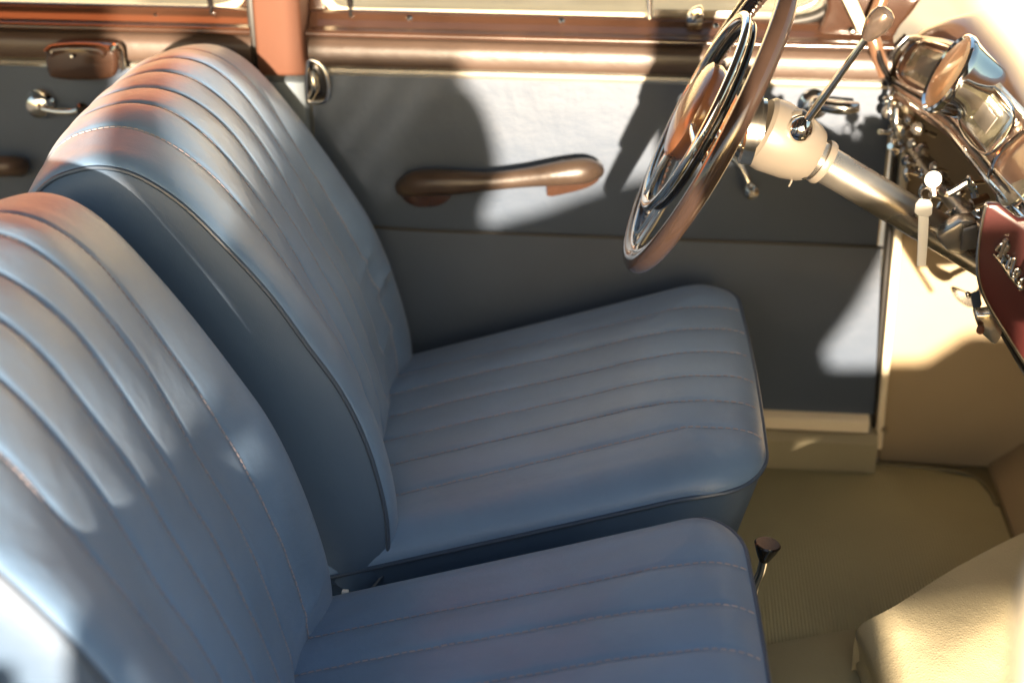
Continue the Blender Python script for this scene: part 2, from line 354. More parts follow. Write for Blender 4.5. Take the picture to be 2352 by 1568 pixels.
# ------------------------------------------------------------------ seats
EP = [(-.285, .135), (-.266, .165), (-.262, .205), (-.265, .252), (-.280, .32), (-.304, .38), (-.337, .433), (-.370, .485), (-.410, .535), (-.449, .579), (-.485, .606), (-.515, .617), (-.548, .616), (-.585, .600), (-.612, .565), (-.620, .52), (-.612, .46)]
EF = [(-.337, .135), (-.325, .165), (-.323, .205), (-.330, .252), (-.348, .32), (-.371, .380), (-.400, .430), (-.432, .480), (-.466, .528), (-.500, .571), (-.526, .594), (-.550, .604), (-.575, .603), (-.605, .590), (-.628, .558), (-.638, .515), (-.632, .46)]
Ecurve = cr(EP, 12); Fcurve = cr(EF, 12)
def build_seat(label, xf, rnd, crease):
    y0, y1 = -.555, -.068                          # near and far edge; local frame = far seat
    st = thing('front_seat', (-.06, -.31, 0), label, 'car seat', 'blue leather front seats')
    yc = (y0+y1)/2; stitch = [yc-.008+d for d in (-.155, -.093, -.031, .031, .093, .155)]
    # ---- backrest face
    SH = .045; N = len(Ecurve); L = [0]
    for i in range(1, N): L.append(L[-1]+math.dist(Ecurve[i], Ecurve[i-1]))
    T = L[-1]
    def bpoint(i, y, extra=0.):
        a = V(Ecurve[max(i-1, 0)]); b = V(Ecurve[min(i+1, N-1)]); t = (b-a).normalized(); nx, nz = t.y, -t.x
        s = L[i]/T; d = min(y-y0, y1-y)
        roll = .010*math.sqrt(max(0, 1-(1-min(d/.030, 1))**2))
        core = -.024*(1-sm(.25, .62, s))+.012*sm(.45, .75, s)
        cen = sm(.02, .15, d)*core
        g = 0; inn = sm(.02, .10, s)
        for ys in stitch: g -= (.0019+.0003*math.sin(s*97+ys*50+rnd))*math.exp(-((y-ys)/.0035)**2)
        if stitch[0] < y < stitch[-1]:
            ph = (y-stitch[0])/.062; g += .0017*math.sin(math.pi*(ph % 1))**.8
        else: g += .0017*sm(0, .03, (stitch[0]-y) if y < stitch[0] else (y-stitch[-1]))
        wob = .0012*math.sin(9*y+11*s+rnd)+.0007*math.sin(37*y+29*s+rnd*2)
        for cy_, cs_, aw, al in crease:
            wob += al*math.exp(-((y-cy_)/.045)**2-((s-cs_-.12*(y-cy_))/aw)**2)
        bot = -.02*(1-sm(0, .05, s))*sm(.0, .02, d)
        h = roll+cen+g*sm(.012, .05, d)*(1-.75*sm(.80, .97, s))*inn+wob*sm(.01, .06, d)+extra
        # narrow shoulders: the top corners drop away towards the sides
        sh = sm(.50, .80, s)*(.022*(1-sm(0, .10, d)))
        w_ = (y-y0)/(y1-y0); return V((Ecurve[i][0]*(1-w_)+Fcurve[i][0]*w_+nx*h, y, Ecurve[i][1]*(1-w_)+Fcurve[i][1]*w_+nz*h-sh*.2))
    ys = [y0+(y1-y0)*(.5-.5*math.cos(math.pi*min(max(k/150, 0), 1)))*1.0 for k in range(151)]
    ys = [y0+(y1-y0)*(k/150) for k in range(151)]
    ys = sorted(set([y0, y0+.0008, y0+.0016, y1-.0008, y1-.0016]+ys))
    br = surf('backrest', [[bpoint(i, y) for y in ys] for i in range(N)], M['leather'], st)
    # side panels with a slight puff and a back
    back = [(-.335, .150), (-.40, .25), (-.47, .36), (-.54, .46)]
    for ye, sgn, nm in ((y0, -1, 'near'), (y1, 1, 'far')):
        loop_f = [bpoint(i, ye) for i in range(0, N, 3)]
        nf = len(loop_f); rows_ = []
        bk = cr([(-.335, .150), (-.39, .25), (-.45, .36), (-.52, .45), (-.565, .50), (-.585, .53), (-.60, .50), (-.612, .46)], 12)
        for i, p in enumerate(loop_f):
            q = bk[min(int(i/(nf-1)*(len(bk)-1)), len(bk)-1)]
            q = V((q[0]-SH*(ye-y0)/(y1-y0), ye, q[1]))
            rows_.append([p.lerp(q, t)+V((0, sgn*.010*math.sin(math.pi*min(t*1.2, 1))**.7, 0)) for t in [k/12 for k in range(13)]])
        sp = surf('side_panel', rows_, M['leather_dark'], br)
        pip = [bpoint(i, ye)+V((0, sgn*.0010, 0)) for i in range(0, N, 3)]
        tube('piping', pip, .0026, M['piping'], br, 8)
        tube('piping', cr([bpoint(0, ye), V((-.300, ye+sgn*.004, .142)), V((-.335, ye+sgn*.004, .148))], 6), .0024, M['piping'], br, 8)
    rows_ = []
    bk = cr([(-.335, .150), (-.39, .25), (-.45, .36), (-.52, .45), (-.612, .46)], 6)
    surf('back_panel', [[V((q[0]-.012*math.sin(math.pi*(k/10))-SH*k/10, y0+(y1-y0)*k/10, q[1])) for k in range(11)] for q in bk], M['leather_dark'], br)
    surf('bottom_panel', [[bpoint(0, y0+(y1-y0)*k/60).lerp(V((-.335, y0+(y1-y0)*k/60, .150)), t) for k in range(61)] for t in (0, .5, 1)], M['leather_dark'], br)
    def dashes(name, line, par, rr=.00075):
        vs, fs = [], []; i = 0
        # walk the line and lay a stitch every 6 mm
        acc = 0; seg = []; on = True
        pts = line
        cur = [pts[0]]; length = 0
        for a, b in zip(pts, pts[1:]):
            d = (b-a).length; length += d; cur.append(b)
            lim = .0042 if on else .0014
            if length >= lim:
                if on: tube_data([cur[0], cur[-1]] if len(cur) < 3 else [cur[0], cur[len(cur)//2], cur[-1]], rr, 5, verts=vs, faces=fs)
                on = not on; cur = [b]; length = 0
        return link(name, vs, fs, M['thread'], par)
    # resampled stitch lines on the backrest
    fine = 6
    for k, ysn in enumerate(stitch):
        base = [bpoint(i, ysn, .0010) for i in range(8, int(N*.86))]
        ln = []
        for a, b in zip(base, base[1:]):
            nseg = max(1, int((b-a).length/.0014)); ln += [a.lerp(b, t/nseg) for t in range(nseg)]
        dashes('stitching', ln, br)
    # ---- cushion
    xb = -.345; rc = .075
    cy0, cy1 = -.563, -.062
    ze = lambda x: .180+.118*((x+.256)/.362) if x > -.9 else .18
    def xfront(y):
        d = min(y-cy0, cy1-y)
        if d >= rc: base = xf
        else: base = xf-rc+math.sqrt(max(0, rc*rc-(rc-d)**2))
        return base+.006*math.sin(math.pi*(y-cy0)/(cy1-cy0))-.022*(y-cy0)/(cy1-cy0)
    def edged(x, y):
        dx, dy = xf-x, min(y-cy0, cy1-y)
        if dx < rc and dy < rc: return max(0, rc-math.hypot(rc-dx, rc-dy))
        return max(0, min(dx, dy))
    def ctop(x, y, extra=0.):
        d = edged(x, y); dy = min(y-cy0, cy1-y)
        rolls = .030*math.sqrt(max(0, 1-(1-min(d/.045, 1))**2))+.012*sm(.03, .16, d)
        g = 0
        for ysn in stitch: g -= (.0019+.0003*math.sin(x*150+ysn*50+rnd))*math.exp(-((y-ysn)/.0035)**2)
        if stitch[0] < y < stitch[-1]:
            ph = (y-stitch[0])/.062; g += .0024*math.sin(math.pi*(ph % 1))**.8
        else: g += .0024*sm(0, .03, (stitch[0]-y) if y < stitch[0] else (y-stitch[-1]))
        g *= sm(.010, .045, d)*(1-.3*sm(.0, .12, x))
        wob = (.0012*math.sin(13*x+9*y))*sm(.02, .08, d)
        front = -.018*sm(.03, xf, x)**1.5
        sag = -.006*math.exp(-((x+.07)/.12)**2-((y-(cy0+cy1)/2)/.16)**2)
        return V((x, y, ze(x)+rolls+g+wob+front+sag+extra))
    us = [1-(1-k/110)**1.35 for k in range(111)]
    vsn = sorted(set([cy0, cy0+.0006, cy0+.0015, cy0+.0028, cy1-.0006, cy1-.0015, cy1-.0028]+[cy0+(cy1-cy0)*k/150 for k in range(151)]))
    cu = surf('cushion', [[ctop(xb+(xfront(y)-xb)*u, y) for y in vsn] for u in us], M['leather'], st)
    for k, ysn in enumerate(stitch):
        ln = []; n_ = 340
        for i in range(n_+1):
            u = i/n_; ln.append(ctop(-.318+(xfront(ysn)-.004+.318)*u, ysn, .0012))
        dashes('stitching', ln, cu)
    # perimeter: near side, front, far side
    per = [(xb+(xfront(cy0)-xb)*k/30, cy0) for k in range(30)]
    per += [(xfront(y), y) for y in [cy0+(cy1-cy0)*k/80 for k in range(81)]]
    per += [(xb+(xfront(cy1)-xb)*(1-k/30), cy1) for k in range(1, 31)]
    perp = [ctop(x, y)+V((0, 0, -.001)) for x, y in per]
    tube('piping', perp, .0028, M['piping'], cu, 8)
    mid = V((-.1, (cy0+cy1)/2, 0))
    rows_ = []
    for p in perp:
        inw = V((mid.x-p.x, mid.y-p.y, 0)); 
        r_ = []
        for t in [k/8 for k in range(9)]:
            z = p.z+(.055-p.z)*t
            pull = .035*t
            q = V((p.x-(.055*t if p.x > .05 else 0)-(.0), p.y+(pull if p.y < mid.y else -pull)*min(1, abs(p.y-mid.y)/.2), z))
            r_.append(q)
        rows_.append(r_)
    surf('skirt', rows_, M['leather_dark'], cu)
    for yy in (cy0+.09, cy1-.09):
        box('runner', (-.33, yy-.012, .004), (.06, yy+.012, .05), M['black'], st, .002)
    return st
far_seat = build_seat('blue pleated leather driver seat standing next to the far door', .137, 1.3,
                      [(-.13, .245, .006, .008), (-.12, .222, .006, -.005), (-.20, .17, .010, .004), (-.17, .29, .008, .005), (-.40, .16, .012, .004), (-.30, .12, .012, .003)])
near_seat = build_seat('blue pleated leather passenger seat nearest the camera', .108, 4.1, [(-.15, .12, .010, .002)])
near_seat.location = far_seat.location+V((.012, -.582, .018))

# seat lever and the bright clip between the seats
lv = thing('seat_lever', at(1735, 1350, y=-.60), 'chrome lever with a black bell grip beside the near seat cushion', 'lever')
tube('rod', cr([at(1728, 1380, y=-.60), at(1735, 1345, y=-.60), at(1748, 1312, y=-.60), at(1754, 1285, y=-.60)], 5), .0045, M['chrome'], lv, 12)
a_ = at(1754, 1287, y=-.60); b_ = at(1764, 1246, y=-.60)
lathe('grip', a_, b_-a_, [(0, .005), (.006, .008), (.014, .0115), (.020, .0135), (.0215, .012)], M['black_gloss'], lv, 24)
tube('grip_inlay', [a_+V((0, -.0105, .008)), b_+V((.001, -.0135, 0))], .0012, M['chrome'], lv, 8)
cl = thing('hinge_clip', at(793, 1360, y=-.625), 'tiny bright metal clip where the two blue seats meet', 'clip')
box('clip', tuple(at(793, 1360, y=-.628)-V((.0035, .003, .0025))), tuple(at(793, 1360, y=-.628)+V((.0035, .003, .0025))), M['white'], cl, .001)
cb = thing('seat_bracket', (-.27, -.60, .1), 'dark blue floor box with a round stud in the gap between the seats', 'bracket')
box('box', (-.36, -.632, .004), (.03, -.574, .125), M['leather_dark'], cb, .012)
lathe('stud', at(945, 1403, y=-.600), (0, -.3, 1), [(-.004, .008), (.003, .008), (.006, .005)], M['leather_dark'], cb, 16)

# ------------------------------------------------------------------ cream hide cover of the transmission hump
hc = thing('hump_cover', (.35, -.45, 0), 'grainy cream leathercloth cover bulging at the bottom right corner', 'cover')
edge = cr([(1990, 1700, -.62), (1985, 1590, -.52), (1973, 1500, -.44), (1972, 1440, -.384), (2060, 1388, -.33), (2200, 1300, -.245), (2352, 1222, -.16), (2480, 1170, -.10)], 6)
rows = []
n_ = len(edge)
for i, (a, b, c) in enumerate(edge):
    u = i/(n_-1); zr = .016+.10*sm(.12, .62, u)
    p = at(a, b, z=zr); row = [p+V((.002, .010, -.06)), p+V((0, .006, -.02)), p+V((0, .002, -.004)), p]
    for k in range(1, 31):
        t = k/30; d = V((.30+.1*u, -1.0, 0))*(.55*t)
        z = -.40*t*.55*(.55+.45*t)+.005*math.sin(9*u+7*t)*sm(0, .2, t)+.005*math.sin(21*t+8*u)*sm(0, .2, t)
        row.append(p+d+V((0, 0, z)))
    rows.append(row)
surf('hide', rows, M['cream_hide'], hc)
cp = thing('felt_step', (.2, -.5, 0), 'olive felt step between near seat and cream cover', 'carpet')
prism('felt', [at(1640, 1505, z=.012), at(1745, 1480, z=.012), at(1964, 1440, z=.012), at(1978, 1500, z=.012), at(1985, 1720, z=.012), at(1640, 1800, z=.012)], (0, 0, -.014), M['carpet'], cp, .003)

# ------------------------------------------------------------------ dashboard
db = thing('dashboard', (.40, -.5, .5), 'bronze lacquered dashboard with chrome strips and dials at the upper right', 'dashboard')
secs = [(-.004, (2040, 196), (2092, 92)), (-.03, (2060, 214), (2120, 92)), (-.09, (2110, 250), (2201, 108)), (-.172, (2176, 299), (2262, 160)), (-.27, (2232, 366), (2322, 226)), (-.366, (2285, 433), (2385, 292)), (-.457, (2352, 506), (2458, 368))]
dl = [(y, at(*a, y=y), at(*b, y=y)) for y, a, b in secs]
y_, a1, b1 = dl[-1]
for k, yy in enumerate((-.58, -.72, -.88, -1.05)):
    dx = .010*(k+1); dl.append((yy, V((a1.x+dx, yy, a1.z)), V((b1.x+dx, yy, b1.z))))
par = cr([tuple(a)+tuple(b) for _, a, b in dl], 8)
def dpt(r_, f, o_=0.):                           # point on the dash face: r_ row index (float), f 0 lower..1 upper, o_ proud
    i = min(int(r_), len(par)-2); t = r_-i
    A = V(par[i][:3]).lerp(V(par[i+1][:3]), t); B = V(par[i][3:]).lerp(V(par[i+1][3:]), t)
    i2 = min(i+1, len(par)-1); T_ = (V(par[i2][:3])-V(par[i2-1][:3])).normalized()
    nn = T_.cross((B-A)).normalized()
    if nn.x > 0: nn = -nn
    return A.lerp(B, f)+nn*(o_+.006*math.sin(math.pi*f)), nn
rows = [[dpt(i, k/10)[0] for k in range(11)] for i in range(len(par))]
surf('face', rows, M['bronze'], db)
tops = []
for i, p in enumerate(par):
    B = V(p[3:]); n2 = dpt(i, 1)[1]
    tops.append([B+V((dx, 0, dz)) for dx, dz in ((0, 0), (.012, .012), (.035, .026), (.075, .038), (.13, .048), (.22, .055), (.34, .052))])
surf('top_cowl', tops, M['bronze'], db)
lows = []
for i, p in enumerate(par):
    A = V(p[:3]); lows.append([A+V((dx, 0, dz)) for dx, dz in ((0, 0), (.004, -.010), (.02, -.014), (.10, -.012), (.30, -.005))])
surf('under_lip', lows, M['bronze'], db)
tube('lower_strip', [dpt(i, .02, .002)[0] for i in range(len(par))], .0028, M['chrome'], db, 8)
tube('groove_strip', [dpt(i, .13, .001)[0] for i in range(4, len(par))], .0016, M['black'], db, 8)
tube('mid_strip', [dpt(i, .20, .002)[0] for i in range(4, len(par))], .0018, M['worn_chrome'], db, 8)
tube('upper_strip', [dpt(i, 1.0, .003)[0] for i in range(2, len(par))], .0040, M['trim'], db, 8)
tube('end_piping', cr([dpt(0, 0, .004)[0], dpt(0, .35, .008)[0], dpt(0, .7, .010)[0], dpt(0, 1.05, .008)[0]], 6), .0055, M['black_gloss'], db, 10)
# rectangular dials set in the face
def dial(r0, r1, f0, f1, name):
    q = [dpt(r0, f0, .003)[0], dpt(r1, f0, .003)[0], dpt(r1, f1, .003)[0], dpt(r0, f1, .003)[0]]
    n2 = dpt((r0+r1)/2, (f0+f1)/2)[1]
    fr_ = prism(name, [p-n2*.004 for p in q], n2*.007, M['worn_chrome'], db, .003)
    c = sum(q, V((0, 0, 0)))/4
    f2 = prism('dial_face', [c+(p-c)*.84-n2*.002 for p in q], n2*.0062, M['face_grey'], fr_, .001)
    f3 = prism('dial_window', [c+(p-c)*.46-n2*.0001+n2*.001 for p in q], n2*.0045, M['shroud'], fr_, .0015)
    rim_ = [c+(p-c)*1.0+n2*.004 for p in q]
    tube('bezel', cr(rim_, 5, True), .0018, M['chrome'], fr_, 8, closed=True)
dial(8.5, 19, .30, .93, 'left_dial'.replace('left_', 'fuel_'))
dial(27, 36.5, .28, .90, 'clock_dial')
tube('divider_strip', cr([dpt(38.5, .06, .003)[0], dpt(38.8, .4, .006)[0], dpt(39.4, .85, .004)[0]], 6), .0030, M['chrome'], db, 8)
# round speedometer on its short drum
sc_ = at(2190, 175, y=-.205); sn = V((-.88, -.03, .46)).normalized()
sp = lathe('speedometer', sc_, sn, [(-.09, .028), (-.05, .034), (-.012, .043), (.0, .047), (.004, .0485), (.008, .048), (.010, .045), (.007, .0415)], M['chrome'], db, 48)
lathe('speedometer_face', sc_+sn*.0055, sn, [(-.003, .0415), (.0025, .0412), (.004, .034), (.0045, .01)], M['face_amber'], sp, 40)
c2 = at(2362, 400, y=-.40)
s2 = lathe('round_dial', c2, sn, [(-.03, .03), (-.004, .042), (0, .046), (.005, .045), (.006, .040)], M['chrome'], db, 40)
lathe('dial_face', c2+sn*.004, sn, [(-.002, .040), (.003, .039), (.004, .01)], M['face_grey'], s2, 32)

# row of switches under the lower lip
sw = thing('switch_panel', (.33, -.2, .5), 'row of small chrome knobs and switches under the dashboard lip', 'switches')
pan = cr([(2052, 262, -.01), (2082, 340, -.06), (2120, 400, -.12), (2165, 450, -.20), (2215, 505, -.30), (2262, 556, -.38)], 6)
tube('rail', [at(a+10, b-6, y=c+.015) for a, b, c in pan], .013, M['silver'], sw, 12, flat=.8)
kn = [(2042, 232, -.02), (2050, 262, -.03), (2046, 305, -.04), (2072, 300, -.05), (2092, 278, -.06), (2118, 300, -.08), (2066, 340, -.06), (2098, 330, -.09), (2088, 372, -.10), (2124, 352, -.10), (2112, 398, -.12), (2148, 384, -.13), (2140, 420, -.16), (2172, 412, -.17), (2168, 452, -.20), (2232, 420, -.22), (2205, 440, -.23), (2196, 490, -.25), (2232, 470, -.26), (2222, 520, -.30), (2248, 500, -.32), (2240, 548, -.34), (2262, 530, -.35)]
for i, (a, b, c) in enumerate(kn):
    p = at(a, b, y=c); ax = V((-.75+random.uniform(-.3, .3), -.35+random.uniform(-.25, .25), .15+random.uniform(-.5, .5)))
    r_ = random.uniform(.0055, .0095)
    k_ = i % 4
    prof = [[(-.022, r_*.4), (-.004, r_*.4), (-.002, r_), (.006, r_), (.009, r_*.6)], [(-.02, r_*.35), (-.002, r_*.3), (.003, r_*.9), (.008, r_), (.013, r_*.7), (.015, r_*.2)], [(-.02, r_*.8), (0, r_*.8), (.001, r_*.5), (.016, r_*.35), (.018, r_*.55), (.022, r_*.5)], [(-.02, r_*.3), (.0, r_*.3), (.002, r_*1.15), (.004, r_*1.15), (.006, r_*.8)]][k_]
    lathe('switch', p, ax, prof, (M['chrome'], M['worn_chrome'], M['chrome'], M['silver'])[(i*7) % 4], sw, 16)
lathe('warning_lamp', at(2145, 440, y=-.2), (-.8, -.5, .3), [(-.004, .004), (.002, .004), (.004, .002)], M['red'], sw, 12)
for px0, py0, px1, py1, c in ((2052, 205, 2048, 250, -.03), (2046, 232, 2052, 300, -.035), (2060, 250, 2064, 330, -.05)):
    tube('toggle', cr([at(px0, py0, y=c), at((px0+px1)/2-4, (py0+py1)/2, y=c-.006), at(px1, py1, y=c)], 5), .0035, M['chrome'], sw, 10)
for i in range(5):
    a, b, c = pan[4+i*5][:3]
    tube('toggle', cr([at(a-12, b+8, y=c-.01), at(a-20, b+26, y=c-.018), at(a-14, b+44, y=c-.02)], 5), .0030, M['worn_chrome'], sw, 8)

# glove box door with its chrome script
gb = thing('glove_box', (.37, -.5, .5), 'dark oxblood glove box door with slanting chrome script at the right edge', 'glove box')
out = cr([(2266, 470), (2252, 540), (2247, 600), (2252, 650), (2272, 700), (2310, 762), (2352, 828), (2420, 930)], 6)
full = [at(a, b, y=-.50) for a, b in out]+[V((.62, -.50, .40)), V((.62, -.50, .60)), at(2340, 505, y=-.50), at(2295, 470, y=-.50)]
prism('door', full, (0, .012, 0), M['oxblood'], gb, .003)
tube('edge_trim', [at(a-2, b, y=-.502) for a, b in out], .0018, M['worn_chrome'], gb, 8)
let = [(2287, 575), (2300, 560), (2312, 562), (2306, 590), (2300, 604), (2309, 590), (2318, 592), (2312, 612), (2320, 618), (2326, 600), (2331, 594), (2322, 628), (2328, 634), (2336, 618), (2342, 622), (2333, 640), (2338, 650), (2348, 640), (2343, 654)]
bd = tube('script_badge', [at(a, b, y=-.504) for a, b in cr(let, 5)], .0019, M['chrome'], gb, 8)
tube('script_capital', [at(a, b, y=-.504) for a, b in cr([(2296, 590), (2303, 570), (2310, 552), (2314, 566), (2304, 582), (2312, 596)], 5)], .0030, M['chrome'], gb, 8)
tube('script_underline', [at(a, b, y=-.503) for a, b in ((2281, 583), (2300, 604), (2320, 634), (2343, 662))], [.0012, .0022, .0022, .0014], M['worn_chrome'], gb, 8)
lathe('script_dot', at(2344, 660, y=-.504), (0, -1, 0), [(-.002, .0032), (.001, .003), (.002, .001)], M['chrome'], gb, 12)
lt = prism('latch', pxy(cr([(2242, 728), (2262, 724), (2285, 722), (2302, 738), (2300, 770), (2286, 790), (2270, 780), (2250, 758)], 4, True), -.47), (0, .02, 0), M['worn_chrome'], gb, .004)
lathe('latch_button', at(2252, 757, y=-.478), (-.3, -1, 0), [(-.003, .004), (.003, .004), (.005, .002)], M['orange'], lt, 12)
tube('hanging_rod', [at(2300, 760, y=-.45), at(2352, 850, y=-.45), at(2420, 960, y=-.45)], .003, M['black'], gb, 8)
pd = thing('pedal', (.45, -.1, .3), 'small grey metal pedal in the bright cream footwell', 'pedal')
prism('plate', pxy(cr([(2186, 668), (2196, 664), (2240, 684), (2252, 690), (2246, 702), (2226, 706), (2200, 690)], 4, True), -.10), (0, .008, 0), M['silver'], pd, .003)
tube('arm', [at(2238, 690, y=-.095), at(2270, 640, y=-.05), at(2330, 600, y=-.0)], .005, M['silver'], pd, 8)

# ------------------------------------------------------------------ steering column, gear lever
sc = thing('steering_column', (.2, -.33, .55), 'silver steering column with beige shroud running under the dashboard', 'steering column')
WC = at(1625, 272, y=-.33); n_w = V((-.90, 0, .435)).normalized()
c0 = at(1655, 285, y=-.33); c1 = at(1712, 288, y=-.33); c2_ = at(1748, 300, y=-.33); c3 = at(1855, 352, y=-.325); c4 = at(1888, 372, y=-.325); c5 = at(2262, 596, y=-.32)
ax = (c5-c4).normalized()
lathe('tube', c4, ax, [(-.03, .0205), (.0, .0205), ((c5-c4).length+.15, .0205)], M['silver'], sc, 32)
lathe('tube_collar', c4, ax, [(-.004, .0245), (.0, .0255), (.004, .0245)], M['shroud'], sc, 32)
ax2 = (c3-c2_).normalized(); L2 = (c3-c2_).length
lathe('shroud', c2_, ax2, [(-.004, .034), (.0, .038), (L2*.25, .040), (L2*.7, .037), (L2, .0325), (L2+.006, .029)], M['shroud'], sc, 36)
ax3 = (c2_-c0).normalized(); L3 = (c2_-c0).length
lathe('indicator_collar', c0, ax3, [(0, .020), (L3*.30, .026), (L3*.55, .033), (L3*.60, .0385), (L3*.88, .0385), (L3*.90, .034), (L3, .034)], M['worn_chrome'], sc, 36)
g0 = at(1836, 300, y=-.36); g1 = at(1990, 88, y=-.385); g2 = at(2040, 22, y=-.39)
lathe('lever_boss', g0+V((0, .012, 0)), V((0, -1, .1)), [(-.01, .0175), (.0, .017), (.004, .014)], M['shroud'], sc, 24)
lathe('lever_ball', g0, g1-g0, [(-.012, .004), (-.009, .0095), (-.002, .0132), (.006, .0125), (.013, .008), (.016, .0045)], M['chrome'], sc, 24)
gl_ = tube('gear_lever', [g0, g0.lerp(g1, .5), g1], [.0046, .0042, .0034], M['chrome'], sc, 14)
kd = g2-g1; kl = kd.length
lathe('gear_knob', g1-kd*.05, kd, [(0, .004), (kl*.1, .0072), (kl*.45, .0118), (kl*.75, .0128), (kl*.95, .0105), (kl*1.05, .005)], M['knob'], sc, 20)
lathe('horn_contact', at(1670, 352, y=-.36), (0, -1, 0), [(-.01, .004), (.0, .0055), (.004, .003)], M['chrome'], sc, 16)
tube('loose_wire', cr([at(1816, 405, y=-.34), at(1818, 416, y=-.345), at(1812, 428, y=-.345)], 5), .0011, M['shroud'], sc, 6)
lathe('screw', at(1846, 404, y=-.345), (0, -1, -.3), [(-.003, .003), (.003, .003), (.004, .001)], M['chrome'], sc, 10)
bk_ = prism('column_bracket', pxy([(2150, 545), (2205, 512), (2246, 508), (2246, 560), (2210, 588), (2178, 580)], -.36), (0, .03, 0), M['silver'], sc, .004)
prism('bracket_fin', pxy([(2214, 530), (2246, 520), (2246, 572), (2206, 578)], -.375), (0, .008, 0), M['shroud'], sc, .002)
lathe('screw', at(2224, 677, y=-.33), (0, -1, 0), [(-.003, .003), (.003, .003), (.004, .001)], M['chrome'], sc, 10)
prism('heater_flap', pxy([(2228, 676), (2250, 668), (2256, 700), (2240, 730)], -.30), (0, .004, 0), M['door_blue'], sc, .001)

# ------------------------------------------------------------------ steering wheel
sw_ = thing('steering_wheel', WC, 'brown two tone steering wheel with chrome horn ring above the far seat', 'steering wheel')
ey = V((0, 1, 0)); et = n_w.cross(ey).normalized()
if et.z < 0: et = -et
WS = .84
def wp(an, r_, h=0.): return WC+(et*math.cos(an)+ey*math.sin(an))*r_*WS+n_w*h
def ring(name, r_, h, rad, m, flat=1., seg=12, n=120, mod=None, a0=0, a1=2*math.pi, par_=sw_):
    full_ = abs(a1-a0-2*math.pi) < 1e-6
    pts = [wp(a0+(a1-a0)*i/n, r_, h) for i in range(n if full_ else n+1)]
    rr = [rad*(mod(i/n) if mod else 1) for i in range(len(pts))]
    v, f = tube_data(pts, rr, seg, full_, flat, n_w)
    return link(name, v, f, m, par_)
rm = ring('rim', .2035, 0, .0118, M['rim'], seg=16, n=160, flat=.95)
ring('grip_ribs', .1925, -.006, .0046, M['rim'], seg=8, n=480, mod=lambda t: .7+.5*(int(t*480) % 4 < 2), par_=rm)
ring('rim_inlay', .1915, .0065, .0030, M['chrome'], flat=.5, seg=10, n=120, par_=rm)
hr = ring('horn_ring', .132, .016, .0062, M['chrome'], flat=.7, seg=14)
ring('horn_ring_back', .128, .006, .0040, M['black_gloss'], par_=hr)
lathe('hub', WC, n_w, [(-.020, .032), (.0, .050), (.012, .056), (.022, .055), (.027, .048), (.031, .028), (.033, .01)], M['copper'], sw_, 48)
ring('hub_rim', .0565, .017, .0040, M['chrome'], par_=sw_)
for an in (math.pi/2, -math.pi/2, math.pi):
    for da in (-.10, .10):
        tube('spoke', cr([wp(an+da*2.5, .045, .002), wp(an+da*1.6, .10, -.002), wp(an+da, .150, -.003), wp(an+da*.9, .198, 0)], 5), .0046, M['chrome'], sw_, 10)
    tube('horn_arm', [wp(an, .054, .018), wp(an, .09, .019), wp(an, .132, .016)], .0040, M['chrome'], sw_, 10)

# ------------------------------------------------------------------ keys hanging from the ignition
ks = thing('key_ring', at(2130, 430, y=-.38), 'sunlit keys on a ring with a white tag hanging below the switches', 'keys')
k1 = at(2143, 412, y=-.38)
lathe('key', k1, (.15, -1, .1), [(-.001, .0090), (.001, .0090), (.002, .0078)], M['white'], ks, 20)
tube('key_stem', [k1, at(2146, 450, y=-.38)], .0022, M['white'], ks, 8)
tube('ring', [at(2128+13*math.cos(t*.5236), 448+16*math.sin(t*.5236), y=-.38) for t in range(12)], .0010, M['chrome'], ks, 8, closed=True)
prism('tag', pxy([(2103, 470), (2112, 458), (2136, 460), (2143, 470), (2141, 494), (2130, 500), (2108, 496), (2101, 490)], -.385), (0, .004, 0), M['white'], ks, .0012)
prism('strap', pxy([(2110, 497), (2134, 499), (2131, 560), (2127, 612), (2106, 612), (2108, 560)], -.383), (0, .003, 0), M['white'], ks, .001)
tube('small_chain', [at(a, b, y=-.375) for a, b in cr([(2155, 430), (2175, 444), (2200, 432), (2222, 420), (2236, 436), (2240, 452)], 5)], .0045, M['chrome'], ks, 8)

# ------------------------------------------------------------------ windscreen pillar on the far side
wpil = thing('windscreen_pillar', (.33, .03, .6), 'brown lacquered windscreen pillar with a cream draught strip beyond the wheel', 'pillar')
prism('foot', pxy(cr([(1880, 84), (1900, 20), (1915, -80), (2150, -80), (2110, 10), (2070, 60), (2040, 96), (1960, 88)], 4, True), .012), (0, .05, 0), M['wood'], wpil, .008, 3)
prism('draught_strip', pxy([(1905, -60), (1942, -60), (1998, 66), (1984, 84), (1970, 74)], -.004), (0, .014, 0), M['cream'], wpil, .004)
tube('inner_trim', cr([at(2030, 170, y=-.01), at(2012, 110, y=-.015), at(2004, 60, y=-.01), at(2040, -40, y=0)], 6), .009, M['bronze'], wpil, 12)
tube('welt', cr([at(2046, 190, y=-.012), at(2022, 140, y=-.02), at(2012, 96, y=-.018)], 6), .0045, M['black_gloss'], wpil, 10)
lathe('screw', at(1958, 72, y=.0), (0, -1, .3), [(-.002, .0042), (.002, .004), (.003, .002)], M['chrome'], wpil, 12)
wsg = thing('windscreen', (.6, -.5, .7), 'windscreen glass above the dashboard cowl', 'windscreen')
prism('glass', [(.62, .03, .66), (.62, -1.2, .66), (.36, -1.2, 1.15), (.36, .03, 1.15)], (.004, 0, .002), M['glass'], wsg)

